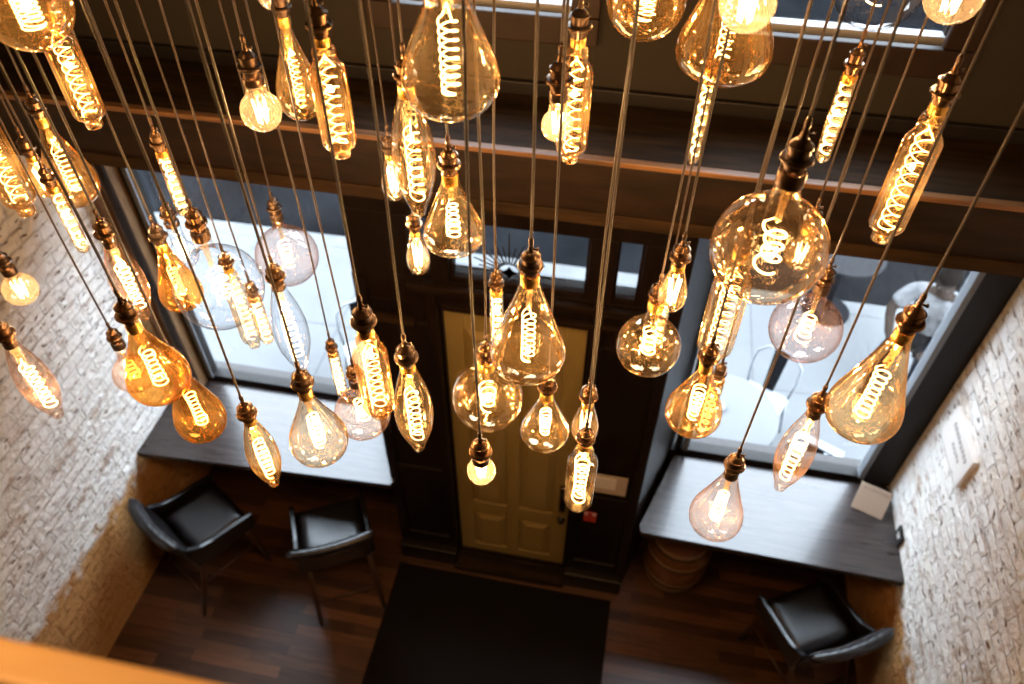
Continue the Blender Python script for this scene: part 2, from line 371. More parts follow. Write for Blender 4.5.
BULB_POWER, WORLD, SPOT, EXPOSURE = 3.4, 17.0, 230, 0.36
BULBS = [
    ('globe', -0.8962, 0.9585, 4.8995, 0.1601, 0.126, 'amber', 'fl', 'large amber globe bulb cut by the top left corner of the photo'),
    ('bottle', -1.0898, 1.206, 4.673, 0.2337, 0.0624, 'amber', 'h', 'amber bottle bulb poking out below the large top left globe'),
    ('bottle', -1.2456, 1.0949, 4.574, 0.2939, 0.065, 'amber', 'h', 'amber bottle bulb cut by the left edge above the brick wall'),
    ('st', -1.5225, 1.4324, 4.1775, 0.1227, 0.064, 'amber', 'p', 'small amber bulb squeezed behind the left edge bottle bulb'),
    ('pear', -1.3983, 1.393, 4.3215, 0.2475, 0.125, 'amber', 'h', 'amber teardrop bulb behind the cords near the upper left corner'),
    ('tube', -1.3501, 1.2843, 4.2074, 0.1975, 0.032, 'gold', 's', 'slim tube bulb with wide spiral just below the upper left teardrop'),
    ('globe', -1.7237, 1.3623, 3.8275, 0.1295, 0.095, 'frost', 'p', 'small glowing globe bulb at the left edge above the leftmost spindle'),
    ('spindle', -1.2841, 0.9228, 4.0622, 0.2603, 0.075, 'rose', 's', 'rosy spindle bulb at the left edge in front of the brick'),
    ('spindle', -1.0858, 1.1027, 4.2294, 0.2313, 0.075, 'rose', 's', 'rosy spindle bulb directly above the deep amber round bulb'),
    ('pear', -0.8948, 0.8728, 4.2442, 0.211, 0.125, 'deep', 's', 'deep amber round bulb, largest in front of the left brick wall'),
    ('globe', -1.4848, 1.3627, 3.5694, 0.2069, 0.125, 'rose', 's', 'pale rosy globe half hidden behind the deep amber round bulb'),
    ('pear', -0.9908, 1.0281, 3.934, 0.2661, 0.125, 'deep', 's', 'deep amber round bulb hanging just above the left dark counter'),
    ('tube', -1.0901, 1.37, 4.2834, 0.1833, 0.032, 'gold', 's', 'slim spiral tube bulb hanging above the big clear globe'),
    ('globe', -1.2064, 1.4527, 4.0028, 0.1546, 0.08, 'clear', 'p', 'small clear round bulb just left behind the big clear globe'),
    ('flask', -1.1249, 1.2911, 4.0673, 0.2139, 0.11, 'deep', 'h', 'deep amber flask bulb mostly hidden behind the big clear globe'),
    ('globe', -0.9024, 1.1582, 4.2413, 0.2611, 0.2, 'clear', 'l', 'big clear globe bulb in front of the left shop window'),
    ('bottle', -1.1089, 1.4883, 3.825, 0.3298, 0.065, 'gold', 'h', 'small gold bottle bulb seen through the big clear globe'),
    ('tube', -1.0173, 1.4323, 3.7812, 0.1885, 0.038, 'gold', 's', 'short bright tube bulb at the right rim of the clear globe'),
    ('globe', -1.0674, 1.7389, 3.8386, 0.2664, 0.2, 'coppertop', 's', 'clear globe with rosy sheen against the left window street'),
    ('spindle', -0.7736, 1.1895, 4.0846, 0.296, 0.085, 'clear', 's', 'clear spindle bulb against the pale pavement of the left window'),
    ('pear', -0.5904, 0.8957, 4.091, 0.2218, 0.125, 'gold', 's', 'light gold pear bulb hanging in front of the left counter'),
    ('spindle', -0.7762, 0.9362, 3.8982, 0.2615, 0.075, 'amber', 's', 'amber spindle bulb hanging lowest over the left counter edge'),
    ('tube', -0.8208, 1.444, 3.5775, 0.2033, 0.035, 'gold', 's', 'tiny tube bulb alone against the bottom of the left window'),
    ('bottle', -0.4321, 0.8886, 4.2997, 0.2431, 0.065, 'amber', 'h', 'amber bottle bulb beside the right edge of the left window'),
    ('globe', -0.6722, 1.2682, 3.6853, 0.2257, 0.16, 'rose', 's', 'rosy clear globe behind the amber bottle bulb, over the counter end'),
    ('spindle', -0.379, 0.9303, 4.1741, 0.2718, 0.08, 'gold', 'h', 'light gold spindle bulb left of the yellow door'),
    ('pear', -0.8313, 1.5976, 4.5232, 0.2555, 0.11, 'amber', 'h', 'slender amber teardrop bulb hidden at its top by a small globe'),
    ('globe', -0.8906, 1.6867, 4.5994, 0.1013, 0.08, 'frost', 'p', 'small globe bulb cut by the top edge above the slender teardrop'),
    ('globe', -0.7383, 1.2477, 4.5627, 0.1093, 0.08, 'frost', 'p', 'small yellowish globe bulb with dark socket near the upper left'),
    ('bottle', -0.5491, 1.1715, 4.6912, 0.2305, 0.065, 'amber', 'h', 'tall amber bottle bulb at the top, left of the largest teardrop'),
    ('pear', -0.2717, 0.968, 4.9138, 0.2202, 0.138, 'gold', 'h', 'largest gold teardrop bulb at the top centre, no socket visible'),
    ('spindle', -0.4452, 1.2782, 4.5612, 0.2981, 0.09, 'gold', 'h', 'long clear spindle bulb tucked behind the largest top teardrop'),
    ('flask', -0.3464, 1.1916, 4.4361, 0.1826, 0.125, 'gold', 's', 'light gold flask bulb with straight sides above the transom'),
    ('st', -0.6285, 1.6232, 4.1773, 0.1429, 0.064, 'gold', 'p', 'small pear bulb just left of the long clear spindle bulb'),
    ('st', -0.5565, 1.55, 3.9946, 0.1486, 0.064, 'gold', 'p', 'small bulb hanging in front of the little left transom pane'),
    ('tube', -0.2718, 1.2491, 4.1013, 0.1739, 0.032, 'gold', 's', 'slim spiral tube bulb in front of the wide transom pane'),
    ('cone', -0.1601, 1.0222, 4.3611, 0.2636, 0.15, 'gold', 'h', 'large diamond shaped bulb at the centre in front of the door top'),
    ('globe', -0.258, 1.0783, 4.0506, 0.1994, 0.16, 'gold', 's', 'gold tinted globe in front of the left half of the door'),
    ('globe', -0.2286, 0.8816, 3.9781, 0.0768, 0.06, 'frost', 'p', 'tiny white glowing globe hanging lowest in front of the door'),
    ('flask', -0.1302, 1.1315, 3.9125, 0.1839, 0.12, 'gold', 's', 'small flask bulb right below the large central diamond bulb'),
    ('st', -0.036, 1.1775, 3.847, 0.1522, 0.0666, 'gold', 'p', 'small bulb just above the little bottle bulb by the door'),
    ('bottle', -0.0285, 1.0933, 3.7931, 0.2824, 0.075, 'gold', 's', 'small stubby bottle bulb at the right edge of the yellow door'),
    ('bottle', -0.1349, 1.3381, 4.654, 0.2576, 0.065, 'amber', 'h', 'amber bottle bulb behind a small frosted globe at the top'),
    ('globe', -0.1435, 1.166, 4.639, 0.088, 0.055, 'frost', 'p', 'small frosted bright globe in front of an amber bottle bulb'),
    ('globe', -0.0265, 1.4899, 4.787, 0.1909, 0.15, 'amber', 'h', 'amber globe cut by the top edge right of centre'),
    ('flask', 0.1292, 1.4385, 4.8174, 0.2682, 0.1792, 'amber', 'h', 'large amber flask bulb at the top right of centre'),
    ('globe', 0.1194, 1.1179, 4.8853, 0.0993, 0.078, 'frost', 'p', 'bright frosted globe in front of the large top amber flask'),
    ('tube', 0.1333, 1.6953, 4.449, 0.251, 0.032, 'gold', 's', 'slim tube bulb coming out below the large top amber flask'),
    ('tube', 0.3678, 1.448, 4.5802, 0.1877, 0.032, 'gold', 's', 'slim spiral tube bulb alone near the top right below the high window'),
    ('globe', 0.4255, 1.6861, 4.8022, 0.229, 0.18, 'clear', 's', 'clear globe cut by the top edge in front of the high window'),
    ('globe', 0.4753, 1.4056, 4.8273, 0.1204, 0.095, 'frost', 'p', 'bright frosted globe cut by the top edge near the right corner'),
    ('bottle', 0.4637, 1.2373, 4.6446, 0.2783, 0.065, 'amber', 'h', 'tall amber bottle bulb near the upper right corner'),
    ('globe', 0.2153, 0.9725, 4.6588, 0.2248, 0.176, 'goldclear', 'l', 'largest gold globe bulb with big loose spiral, right of centre'),
    ('globe', 0.4258, 1.5711, 4.1394, 0.1223, 0.08, 'gold', 'p', 'small bright globe seen through the largest gold globe'),
    ('bottle', 0.2343, 1.2854, 4.2676, 0.3311, 0.0816, 'gold', 'h', 'square shouldered bottle bulb hanging under the largest gold globe'),
    ('st', 0.1138, 1.2591, 4.2317, 0.1273, 0.0614, 'gold', 'p', 'small pointed bulb with crossed filament right of the small transom pane'),
    ('globe', 0.0884, 1.3233, 4.0642, 0.2243, 0.156, 'gold', 's', 'gold globe with swirling reflections right of the door'),
    ('tube', 0.124, 1.5551, 3.9031, 0.2348, 0.035, 'gold', 's', 'slim tube bulb overlapping the gold globe right of the door'),
    ('pear', 0.2002, 1.1261, 4.0887, 0.2131, 0.125, 'amber', 's', 'amber round bulb over the left part of the right window'),
    ('tube', 0.2788, 1.3648, 3.7921, 0.232, 0.04, 'amber', 's', 'short amber tube bulb against the round bulb at the right window'),
    ('globe', 0.4804, 1.4976, 4.0307, 0.2384, 0.18, 'coppertop', 's', 'rosy clear globe against the pavement of the right window'),
    ('cone', 0.4728, 0.9948, 4.3701, 0.2707, 0.135, 'amber', 's', 'large amber cone bulb at the right edge of the right window'),
    ('spindle', 0.438, 1.1101, 4.0093, 0.2917, 0.08, 'rose', 's', 'rosy spindle bulb hanging left below the large right cone bulb'),
    ('flask', 0.2993, 1.034, 3.8615, 0.2402, 0.125, 'rose', 's', 'rosy cone bulb hanging lowest over the right counter'),
]
# ------------------------------------------------------------------ pendant bulbs
PROF = {
 'pear': [(0,.2),(.06,.21),(.14,.27),(.3,.47),(.5,.76),(.66,.96),(.75,1),(.84,.93),(.92,.72),(.97,.42),(1,0)],
 'cone': [(0,.22),(.06,.24),(.14,.31),(.35,.55),(.55,.79),(.7,.97),(.76,1),(.83,.95),(.91,.72),(.97,.4),(1,0)],
 'flask': [(0,.24),(.06,.26),(.14,.32),(.35,.56),(.55,.8),(.7,.97),(.77,1),(.85,.95),(.93,.7),(.98,.36),(1,0)],
 'st': [(0,.42),(.12,.52),(.4,.82),(.62,1),(.74,.98),(.87,.8),(.95,.5),(1,0)],
 'tube': [(0,.85),(.03,1),(.2,1),(.6,1),(.9,1),(.95,.88),(.985,.5),(1,0)],
 'bottle': [(0,.42),(.05,.46),(.07,.6),(.11,.66),(.15,.64),(.18,.72),(.22,.93),(.26,1),(.6,1),(.84,1),(.875,.9),(.9,.6),(.93,.54),(.97,.54),(.99,.4),(1,0)],
 'spindle': [(0,.36),(.06,.42),(.2,.68),(.4,.95),(.52,1),(.64,.95),(.8,.7),(.92,.42),(.95,.36),(.98,.33),(1,0)],
}
def bulb_profile(kind, L, W):
    if kind == 'globe':
        R = W/2; cz = max(L-R, R+.004); rn = min(.019, R*.55)
        a0 = math.asin(rn/R); zn = cz-R*math.cos(a0)
        pts = [(0, rn), (zn*.5, rn*.98)]
        n = 26
        # soft shoulder between neck and sphere
        for i in range(n+1):
            a = a0+.05+(PI-a0-.05)*i/n
            pts.append((cz-R*math.cos(a), R*math.sin(a) if i < n else 0))
        return [(-z, r_) for z, r_ in pts]
    return [(-t*L, q*W/2) for t, q in smoothprof(PROF[kind])]

SOCK = .066
def socket_parts(root, dark, sc):
    mt = M['brassdk'] if dark else M['brass']
    s = SOCK
    bm = bmesh.new()
    k = 1.0
    pts = [(0, .0050), (-.005, .0062), (-.012, .0066), (-.013, .0105), (-.017, .0140), (-.022, .0185), (-.0225, .0215), (-.0255, .0215), (-.026, .0190),
           (-.0395, .0190), (-.040, .0255), (-.0425, .0280), (-.0455, .0280), (-.047, .0255), (-.0475, .0195), (-.056, .0195), (-.057, .0165), (-s, .0160)]
    pts = [(z*sc, r_*sc*.84) for z, r_ in pts]
    lathe(bm, pts, 28, cap=True)
    so = mesh_obj('lamp_socket', bm, mt, root, 'angle')
    bm = bmesh.new()
    lathe(bm, [(-.001, .0040*sc), (.010, .0050*sc), (.014, .0046*sc), (.018, .0036)], 14, cap=True)
    mesh_obj('cord_grip', bm, M['brassdk'], so, True)
    bm = bmesh.new()   # the little clamp screw on the grip
    tube(bm, [(.002, 0, -.006*sc), (.0125*sc, 0, -.006*sc)], .0022*sc, 8)
    tube(bm, [(.0105*sc, 0, -.006*sc), (.0135*sc, 0, -.006*sc)], .0036*sc, 8)
    mesh_obj('clamp_screw', bm, M['brassdk'], so, True)
    return so

def filament(root, kind, style, L, W, ph):
    z0 = -SOCK*1.0
    bm = bmesh.new()
    hot = style == 'p'
    if kind == 'tube': zt, zb, rr = L*.10, L*.90, W*.30
    elif kind == 'bottle': zt, zb, rr = L*.22, L*.86, W*.22
    elif kind == 'spindle': zt, zb, rr = L*.30, L*.84, W*.17
    elif kind == 'st': zt, zb, rr = L*.30, L*.80, W*.2
    elif kind == 'globe':
        zt, zb = L*.42, L*.78; rr = min(.017, W*.13)
        if W < .12: zt, zb, rr = L*.42, L*.84, W*.16
    else: zt, zb, rr = L*.36, L*.82, min(.013, W*.1)
    H = zb-zt
    if style == 's' or style == 'l':       # one loose coil
        pitch = rr*(1.15 if style == 's' else 1.5)
        turns = max(3.5, min(8, H/pitch)); n = int(turns*16)
        wr = .0018 if style == 'l' else .0016
        if kind == 'tube': wr = .0019; turns = max(5, min(7, H/(rr*2.0))); n = int(turns*16)
        path = []
        for i in range(n+1):
            u = i/n; a = ph+2*PI*turns*u
            q = rr*(1+.12*math.sin(5*u+ph))
            path.append((q*math.cos(a)+(.006*math.sin(3*u) if style == 'l' else 0), q*math.sin(a), -(zt+H*u)))
        tube(bm, path, wr, 6)
        tube(bm, [(rr*.3*math.cos(ph), rr*.3*math.sin(ph), -(zt-.012)), path[0]], wr*.6, 5)
    elif style in ('h', 'fl'):              # two crossed coils forming a lattice
        turns = max(4, H/(rr*3.1)); n = int(turns*18)
        for s in (0, PI):
            path = [(rr*math.cos(ph+s+2*PI*turns*i/n), rr*math.sin(ph+s+2*PI*turns*i/n), -(zt+H*i/n)) for i in range(n+1)]
            tube(bm, path, .00095, 6)
            tube(bm, [(0, 0, -(zt-.02)), path[0]], .0012, 5)
        bmesh_end = [(rr*math.cos(ph+PI*k/6), rr*math.sin(ph+PI*k/6), -zb-.001) for k in range(0, 7)]
        tube(bm, bmesh_end, .0013, 6)
    else:                                    # tight hairpin cage
        k = 6; path = []
        for i in range(k*2+1):
            a = ph+2*PI*i/(k*2)
            q = rr*(1 if i % 2 else .7)
            path.append((q*math.cos(a), q*math.sin(a), -(zt if i % 2 else zb)))
        tube(bm, path, .0018, 6)
    f = mesh_obj('filament', bm, M['filhot'] if hot else M['fil'], root, True)
    f.location = (0, 0, z0)
    # glass stem that carries it
    bm = bmesh.new()
    tl = max(zt-.006, .02)
    if kind in ('bottle', 'spindle'): tl = zt*.9
    lathe(bm, [(0, .009), (-tl*.35, .0075), (-tl*.7, .0055), (-tl*.92, .006), (-tl, .001)], 14)
    st = mesh_obj('glass_stem', bm, M['stem'], root, True)
    st.location = (0, 0, z0)
    return -(zt+zb)/2+z0

CEIL = 6.55
def make_bulb(i, kind, x, y, ztop, L, W, tint, style, label):
    root = empty('pendant_bulb', (x, y, ztop))
    names = {'globe': 'globe bulbs', 'pear': 'teardrop bulbs', 'cone': 'cone bulbs', 'flask': 'flask bulbs', 'st': 'small pear shaped bulbs',
             'tube': 'slim tube bulbs', 'bottle': 'bottle bulbs', 'spindle': 'spindle bulbs'}
    tag(root, label, 'pendant bulb', names[kind]+' hanging in the chandelier cluster')
    rnd = random.Random(i*13+5)
    ph = rnd.uniform(0, 6.28)
    # cord up to the ceiling, with the slight sway of a hanging cable
    bm = bmesh.new(); path = []
    Hc = CEIL-ztop; n = 26; a = rnd.uniform(.0015, .005); b = rnd.uniform(0, 6.28); w = rnd.uniform(2.5, 5)
    for k in range(n+1):
        u = k/n; z = .012+(Hc-.012)*u
        e = min(1, u*8)*min(1, (1-u)*8)
        path.append((a*e*math.sin(w*z+b), a*e*math.cos(w*.8*z+b), z))
    tube(bm, path, .0026, 8)
    mesh_obj('cord', bm, M['cord'], root, True)
    dark = kind == 'pear' and tint == 'gold' or kind in ('cone',) and tint == 'gold' or rnd.random() < .25
    small = W < .05
    sc = .82 if small else 1.0
    so = socket_parts(root, dark, sc)
    zoff = 0.0
    if small: so.scale = (1, 1, 1/sc)
    # metal screw collar of the bulb
    neck = bulb_profile(kind, L, W)[0][1]
    rc = max(neck, .0135)+.0012
    bm = bmesh.new()
    cl = .012 if kind in ('tube', 'st') or W < .09 else .02
    lathe(bm, [(.003, rc*.9), (0, rc), (-cl, rc), (-cl-.001, rc*.93)], 28)
    cp = mesh_obj('bulb_collar', bm, M['goldcap'] if tint in ('amber', 'deep', 'gold') else M['brassdk'], root, 'angle')
    cp.location = (0, 0, -SOCK)
    # glass envelope
    bm = bmesh.new()
    lathe(bm, bulb_profile(kind, L, W), 44 if W > .1 else 32)
    g = mesh_obj('glass_bulb', bm, GL[tint], root, True)
    g.location = (0, 0, -SOCK)
    zc = filament(root, kind, style, L, W, ph)
    # the lamp itself
    ld = bpy.data.lights.new('bulb_light', 'POINT')
    ld.energy = {'p': 1.15, 's': .85, 'l': 1.0, 'h': .9, 'fl': 1.0}[style]*BULB_POWER
    ld.color = (1, .60, .28) if tint != 'clear' else (1, .76, .5)
    ld.shadow_soft_size = .0065
    lo = bpy.data.objects.new('bulb_light', ld); C.objects.link(lo); lo.parent = root; lo.location = (0, 0, zc)
    return root
for i, r_ in enumerate(BULBS):
    make_bulb(i, *r_)
# ------------------------------------------------------------------ the room
XL, XR = -3.04, 1.91
YF = 2.68                 # plane of the entrance wall
def struct(name, bm, mat, parent=None, smooth=False):
    o = mesh_obj(name, bm, mat, parent, smooth)
    if parent is None: o['kind'] = 'structure'
    return o
def B(*boxes, bev=0.0):
    bm = bmesh.new()
    for b in boxes: box(bm, *b, bev=bev)
    return bm

struct('floor', B((XL-.3, XR+.3, -4.2, 3.30, -.12, 0)), M['floor'])
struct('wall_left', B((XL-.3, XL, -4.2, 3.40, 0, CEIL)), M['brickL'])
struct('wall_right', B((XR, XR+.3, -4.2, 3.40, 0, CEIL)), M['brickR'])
struct('wall_back', B((XL, XR, -4.2, -4.0, 0, CEIL)), M['plaster'])
struct('ceiling', B((XL-.3, XR+.3, -4.2, 3.4, CEIL, CEIL+.2)), M['ceil'])
# mezzanine the photographer stands on
struct('floor_mezzanine', B((XL, XR, -4.0, .02, 3.40, 3.62)), M['wood'])

# entrance wall: dark panelled wood with openings for the door and the transom lights
bm = bmesh.new()
T0, T1 = YF-.02, YF+.12
for b in [(-1.30, -.885, T0, T1, 0, 2.56), (-.105, .30, T0, T1, 0, 2.56),           # side panels
          (-1.30, .30, T0, T1, 2.56, 2.73), (-1.30, .30, T0, T1, 3.10, 3.50),        # rails
          (-1.30, -1.00, T0, T1, 2.73, 3.10), (-.90, -.81, T0, T1, 2.73, 3.10), (-.15, -.03, T0, T1, 2.73, 3.10), (.09, .30, T0, T1, 2.73, 3.10)]:
    box(bm, *b, bev=.004)
# applied stiles so that the panelling reads
for x0, x1 in ((-1.30, -1.24), (-.94, -.885), (-.105, -.05), (.24, .30)):
    box(bm, x0, x1, T0-.022, T0, .17, 2.73, bev=.005)
for x0, x1 in ((-1.24, -.94), (-.05, .24)):
    for z0, z1 in ((.17, .30), (1.0, 1.12), (2.36, 2.44)):
        box(bm, x0, x1, T0-.020, T0, z0, z1, bev=.005)
struct('wall_front', bm, M['woodv'])
struct('wall_front_upper', B((XL, XR, YF, YF+.14, 3.50, 3.99), (XL, -1.0, YF, YF+.14, 3.99, 5.3), (-.25, .22, YF, YF+.14, 3.99, 5.3),
                             (.98, XR, YF, YF+.14, 3.99, 5.3), (XL, XR, YF, YF+.14, 5.3, CEIL)), M['plaster'])
# plinth blocks, ledges under the transom lights
struct('trim_1', B((-1.30, -.885, 2.585, T0, 0, .17), bev=.012), M['woodv'])
struct('trim_2', B((-.105, .30, 2.585, T0, 0, .17), bev=.012), M['woodv'])
struct('trim_3', B((-1.27, -1.0, T0-.05, T0-.002, 2.44, 2.47), bev=.004), M['ledge'])
struct('trim_4', B((-1.02, .12, T0-.045, T0-.002, 2.675, 2.72), (-.85, .24, T0-.035, T0-.002, 2.565, 2.60), bev=.006), M['wood'])
# threshold
struct('trim_5', B((-.90, -.10, 2.56, 2.665, 0, .045), (-.885, -.105, 2.665, 2.80, 0, .06), bev=.008), M['ledge'])
# the deep boxed beam whose top makes a ledge
struct('beam_front', B((XL, XR, 2.30, YF, 3.50, 3.745), bev=.004), M['ledge'])
struct('trim_6', B((XL, XR, 2.275, 2.30, 3.49, 3.725), bev=.004), M['wood'])
struct('trim_10', B((XL, XR, 2.268, 2.30, 3.727, 3.747), bev=.004), M['honey'])  # nosing coloured pale to stand in for the edge highlight
struct('trim_7', B((XL, XR, 2.262, 2.275, 3.475, 3.53), bev=.005), M['ledge'])
struct('ledge_shadow_strip', B((XL, XR, 2.655, YF, 3.745, 3.80), bev=.006), M['black'])  # black strip paints the shadow line where the ledge meets the wall

# bay returns on both sides of the entrance, splayed outwards
def splay(name, x0, x1, flip):
    bm = bmesh.new()
    w = .10*flip
    hexa(bm, [(x0, T0, 0), (x1, 3.30, 0), (x1-w, 3.30, 0), (x0-w, T0+.06, 0), (x0, T0, 3.50), (x1, 3.30, 3.50), (x1-w, 3.30, 3.50), (x0-w, T0+.06, 3.50)] if flip < 0 else
             [(x0, T0, 0), (x0-w, T0+.06, 0), (x1-w, 3.30, 0), (x1, 3.30, 0), (x0, T0, 3.50), (x0-w, T0+.06, 3.50), (x1-w, 3.30, 3.50), (x1, 3.30, 3.50)])
    bmesh.ops.recalc_face_normals(bm, faces=bm.faces[:])
    return struct(name, bm, M['woodv'])
splay('wall_bay_left', -1.302, -1.52, -1)
splay('wall_bay_right', .302, .52, 1)
# low walls below the shop windows and the soffit above
struct('wall_under_window_left', B((XL, -1.50, 3.22, 3.38, 0, .955)), M['woodv'])
struct('wall_under_window_right', B((.50, XR, 3.22, 3.38, 0, .955)), M['woodv'])
struct('ceiling_soffit', B((XL, XR, 2.82, 3.40, 3.12, 3.53)), M['woodv'])
struct('roof_slab', B((XL, XR, 2.83, 3.42, 3.532, 3.56)), M['slate'])

# shop windows
WY = 3.235
def shop_window(name, x0, x1, left, lx0, lx1):
    bm = bmesh.new()
    z0, z1 = .955, 3.12
    box(bm, x0, x1, WY-.03, WY+.05, z0, z0+.045, bev=.004)
    box(bm, x0, x1, WY-.03, WY+.05, z1-.05, z1, bev=.004)
    box(bm, lx0, lx1, WY-.04, WY+.05, z0, z1, bev=.004)
    if left: box(bm, x1-.035, x1, WY-.03, WY+.05, z0, z1, bev=.004)
    else: box(bm, x0, x0+.035, WY-.03, WY+.05, z0, z1, bev=.004)
    f = struct(name, bm, M['black'])
    bm = B((x0+.03, x1-.03, WY+.008, WY+.014, z0+.04, z1-.045))
    mesh_obj('pane', bm, M['pane'], f)
    return f
w1 = shop_window('window_1', -2.84, -1.52, True, -3.035, -2.82)
w2 = shop_window('window_2', .52, 1.74, False, 1.735, 1.905)
mesh_obj('stile', B((1.70, 1.733, WY-.045, WY+.03, 1.0, 3.07), bev=.004), M['alu'], w2)
mesh_obj('stile', B((.565, .60, WY-.045, WY+.03, 1.0, 3.07), bev=.004), M['alu'], w2)
mesh_obj('jamb_board', B((-3.036, -2.855, 3.10, WY-.045, .96, 3.11), bev=.006), M['jamb'], w1)
for k, x in enumerate((-2.99, -2.90)):
    mesh_obj('moulding', B((x, x+.045, 3.075, 3.099, .96, 3.11), bev=.006), M['jamb'] if k == 0 else M['trimwood'], w1)
mesh_obj('stile', B((-2.832, -2.80, WY-.055, WY-.042, 1.0, 3.07), bev=.003), M['alu'], w1)
# transom lights
for n, (x0, x1) in enumerate(((-1.0, -.90), (-.81, -.15), (-.03, .09))):
    bm = bmesh.new(); t = .014
    for b in ((x0, x1, YF+.01, YF+.05, 2.73, 2.73+t), (x0, x1, YF+.01, YF+.05, 3.10-t, 3.10), (x0, x0+t, YF+.01, YF+.05, 2.73+t, 3.10-t), (x1-t, x1, YF+.01, YF+.05, 2.73+t, 3.10-t)):
        box(bm, *b, bev=.003)
    f = struct('window_%d' % (n+3), bm, M['wood'])
    mesh_obj('pane', B((x0+.01, x1-.01, YF+.028, YF+.033, 2.74, 3.09)), M['pane'], f)
    if n == 1:   # sunburst decal stuck to the wide pane
        bm = bmesh.new(); cx, cz = -.525, 2.80; y0, y1 = YF+.0245, YF+.0275
        def ray(a, r0, r1, w0, w1):
            d = Vector((math.cos(a), math.sin(a))); p = Vector((-d.y, d.x))
            c = []
            for rr, w in ((r0, w0), (r1, w1)):
                for s in (-1, 1): c.append((cx+d.x*rr+p.x*w*s, cz+d.y*rr+p.y*w*s))
            q = [c[0], c[1], c[3], c[2]]
            lo = [bm.verts.new((x, y1, z)) for x, z in q]; hi = [bm.verts.new((x, y0, z)) for x, z in q]
            bm.faces.new(lo); bm.faces.new(hi[::-1])
            for i in range(4): bm.faces.new((lo[i], hi[i], hi[(i+1) % 4], lo[(i+1) % 4]))
        lens = [.25, .15, .185, .15, .21, .16, .19, .16, .235, .16, .19, .16, .21, .15, .185, .15, .25]
        for k in range(17):
            a = PI*k/16
            ray(a, .05, lens[k], .0055 if k % 2 == 0 else .004, .002)
            if k in (0, 16): ray(a, lens[k]+.012, lens[k]+.022, .005, .005)
        for a in (0, PI/2, PI, 3*PI/2):
            ray(a, 0, .036, .026, .002)
        mesh_obj('sunburst_decal', bm, M['decal'], f)
# high windows above the ledge
def high_window(name, x0, x1):
    z0, z1, t = 3.99, 5.3, .07
    bm = bmesh.new()
    for b in ((x0-.05, x1+.05, YF-.035, YF, z0-.03, z0+t), (x0-.05, x1+.05, YF-.03, YF, z1-.03, z1+.05), (x0-.05, x0+t-.02, YF-.03, YF, z0+t, z1-.03), (x1-t+.02, x1+.05, YF-.03, YF, z0+t, z1-.03)):
        box(bm, *b, bev=.006)
    f = struct(name, bm, M['trimwood'])
    bm = bmesh.new()
    for b in ((x0+.005, x0+.04, YF+.04, YF+.08, z0+.086, z1-.002), (x1-.04, x1-.005, YF+.04, YF+.08, z0+.086, z1-.002), (x0+.005, x1-.005, YF+.04, YF+.08, 4.28, 4.32)):
        box(bm, *b, bev=.003)
    mesh_obj('sash', bm, M['black'], f)
    mesh_obj('pane', B((x0+.03, x1-.03, YF+.055, YF+.062, z0+.04, z1-.01)), M['pane'], f)
    mesh_obj('sash_rail', B((x0+.005, x1-.005, YF+.03, YF+.08, z0+.002, z0+.085), bev=.003), M['sillwhite'], f)
high_window('window_6', -1.0, -.25)
high_window('window_7', .22, .98)

# the mustard panelled door
bm = bmesh.new()
dx0, dx1, dz0, dz1 = -.865, -.125, .062, 2.545
y0 = 2.700
box(bm, dx0, dx1, y0+.016, y0+.045, dz0, dz1)
def rail(x0, x1, z0, z1): box(bm, x0, x1, y0, y0+.018, z0, z1, bev=.003)
px = [(-.765, -.535), (-.455, -.225)]
pz = [(.185, .60), (.74, 2.38)]
rail(dx0, px[0][0], dz0, dz1); rail(px[1][1], dx1, dz0, dz1); rail(px[0][1], px[1][0], dz0, dz1)
for x0, x1 in px:
    rail(x0, x1, dz0, pz[0][0]); rail(x0, x1, pz[0][1], pz[1][0]); rail(x0, x1, pz[1][1], dz1)
    for z0, z1 in pz:      # raised field with broad bevels
        e = .008; f = .052; yb, yt = y0+.016, y0-.010
        o_ = [(x0+e, z0+e), (x1-e, z0+e), (x1-e, z1-e), (x0+e, z1-e)]
        i_ = [(x0+f, z0+f), (x1-f, z0+f), (x1-f, z1-f), (x0+f, z1-f)]
        hexa(bm, [(x, yb, z) for x, z in o_]+[(x, yt, z) for x, z in i_])
bmesh.ops.recalc_face_normals(bm, faces=bm.faces[:])
door = struct('door_1', bm, M['door'])
bm = bmesh.new()      # narrow dark frame
for b in ((-.885, dx0-.002, YF+.005, YF+.1, .06, 2.56), (dx1+.002, -.105, YF+.005, YF+.1, .06, 2.56), (-.885, -.105, YF+.005, YF+.1, dz1+.002, 2.56)):
    box(bm, *b, bev=.003)
mesh_obj('door_frame', bm, M['woodv'], door)
bm = bmesh.new(); box(bm, -.188, -.148, y0-.010, y0, .80, 1.10, bev=.008)
hp = mesh_obj('handle_plate', bm, M['iron'], door)
bm = bmesh.new(); tube(bm, [(-.168, y0-.01, 1.04), (-.168, y0-.045, 1.03), (-.168, y0-.058, .98), (-.168, y0-.058, .92), (-.168, y0-.04, .86), (-.168, y0-.01, .85)], .009, 10)
mesh_obj('pull_handle', bm, M['iron'], hp, True)
bm = bmesh.new(); lathe(bm, [(0, .02), (.012, .02), (.02, .014), (.022, 0)], 20, M=Matrix.Translation((-.168, y0-.01, 1.085)) @ Matrix.Rotation(PI/2, 4, 'X'))
mesh_obj('thumb_latch', bm, M['brass'], hp, True)
bm = bmesh.new(); lathe(bm, [(0, .026), (.010, .026), (.016, .016), (.035, .014), (.038, 0)], 20, M=Matrix.Translation((-.168, y0, .70)) @ Matrix.Rotation(PI/2, 4, 'X'))
mesh_obj('deadbolt', bm, M['iron'], door, True)
